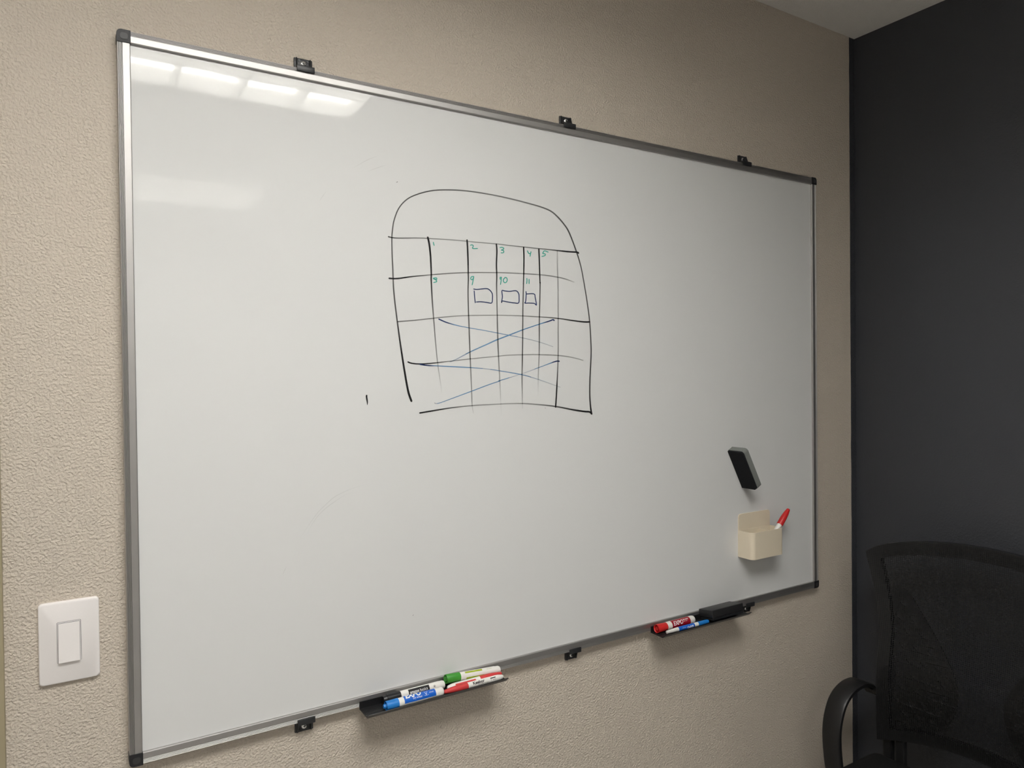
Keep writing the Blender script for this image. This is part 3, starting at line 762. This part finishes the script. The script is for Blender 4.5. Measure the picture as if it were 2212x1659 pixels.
# arms: flat strap bent into a loop
path = catmull([(1.925, .684), (1.900, .708), (1.855, .725), (1.805, .720), (1.765, .696), (1.742, .656), (1.733, .612), (1.736, .556), (1.746, .500), (1.768, .462), (1.815, .448)], 6)
def strap(yc, wdt=.054, tk=.015):
    V, F = [], []
    for i, (x, z) in enumerate(path):
        a = path[max(0, i-1)]; b = path[min(len(path)-1, i+1)]
        tx, tz = b[0]-a[0], b[1]-a[1]; l = math.hypot(tx, tz); nx, nz = tz/l, -tx/l
        w = wdt*(.62+.38*min(1, i/12))
        for yy, k in ((-.5, -.30), (-.42, -.5), (.42, -.5), (.5, -.30), (.5, .30), (.42, .5), (-.42, .5), (-.5, .30)):
            V.append((x+nx*tk*k, yc+w*yy, z+nz*tk*k))
    for i in range(len(path)-1):
        for k in range(8):
            F.append((8*i+k, 8*i+(k+1) % 8, 8*(i+1)+(k+1) % 8, 8*(i+1)+k))
    F += [tuple(range(8)), tuple(range(8*len(path)-1, 8*len(path)-9, -1))]
    return V, F
for yc in (-.125, 2*CY+.125):
    ar = obj('armrest', strap(yc), M['chairplastic'], ch, smooth=40)
    s_ = 1 if yc > CY else -1
    obj('arm_bolt', xf(lathe([(0, .0085), (.036, .0085), (.040, .006), (.040, 0)], 16), Matrix.Translation((1.905, yc-s_*.048, .698)) @ Matrix.Rotation(s_*math.pi/2, 4, 'Z')), M['chairplastic'], ar, smooth=40)
seat = bevel(box(1.375, 1.870, CY-.262, CY+.262, .478, .553), .034, 4)
obj('seat', seat, M['chairfabric'], ch, smooth=60)
obj('seat_pan', bbox(1.40, 1.84, CY-.235, CY+.235, .452, .480, .01), M['chairplastic'], ch)
for dy in (.236, .200, -.200, -.236):
    obj('back_bracket', bbox(1.893, 1.912, CY+dy-.013, CY+dy+.013, .470, .640, .004), M['chairplastic'], ch)
obj('bracket_plate', bbox(1.80, 1.910, CY-.25, CY+.25, .462, .486, .006), M['chairplastic'], ch)
def zl(prof, at):
    return xf(lathe(prof, 24), Matrix.Translation(at) @ Matrix.Rotation(-math.pi/2, 4, 'Y'))
obj('gas_lift', zl([(0.09, 0), (.09, .030), (.26, .030), (.26, .016), (.455, .016), (.455, 0)], (1.62, CY, 0)), M['chrome'], ch, smooth=40)
obj('base_hub', zl([(.070, 0), (.070, .045), (.125, .038), (.125, 0)], (1.62, CY, 0)), M['chairplastic'], ch, smooth=40)
for k in range(5):
    a = 2*math.pi*k/5+.3
    T = Matrix.Translation((1.62, CY, 0)) @ Matrix.Rotation(a, 4, 'Z')
    lg = obj('base_leg', xf(([(.03, -.025, .075), (.03, .025, .075), (.03, .022, .115), (.03, -.022, .115),
              (.275, -.015, .062), (.275, .015, .062), (.275, .012, .082), (.275, -.012, .082)],
              [(0, 3, 2, 1), (4, 5, 6, 7), (0, 1, 5, 4), (1, 2, 6, 5), (2, 3, 7, 6), (3, 0, 4, 7)]), T), M['chairplastic'], ch)
    obj('caster', xf(join(xf(lathe([(-.022, 0), (-.022, .026), (-.004, .026), (-.004, .012), (.004, .012), (.004, .026), (.022, .026), (.022, 0)], 20), Matrix.Translation((.262, 0, .026)) @ Matrix.Rotation(math.pi/2, 4, 'Z')),
                          box(.256, .268, -.004, .004, .045, .066)), T), M['chairplastic'], lg, smooth=40)
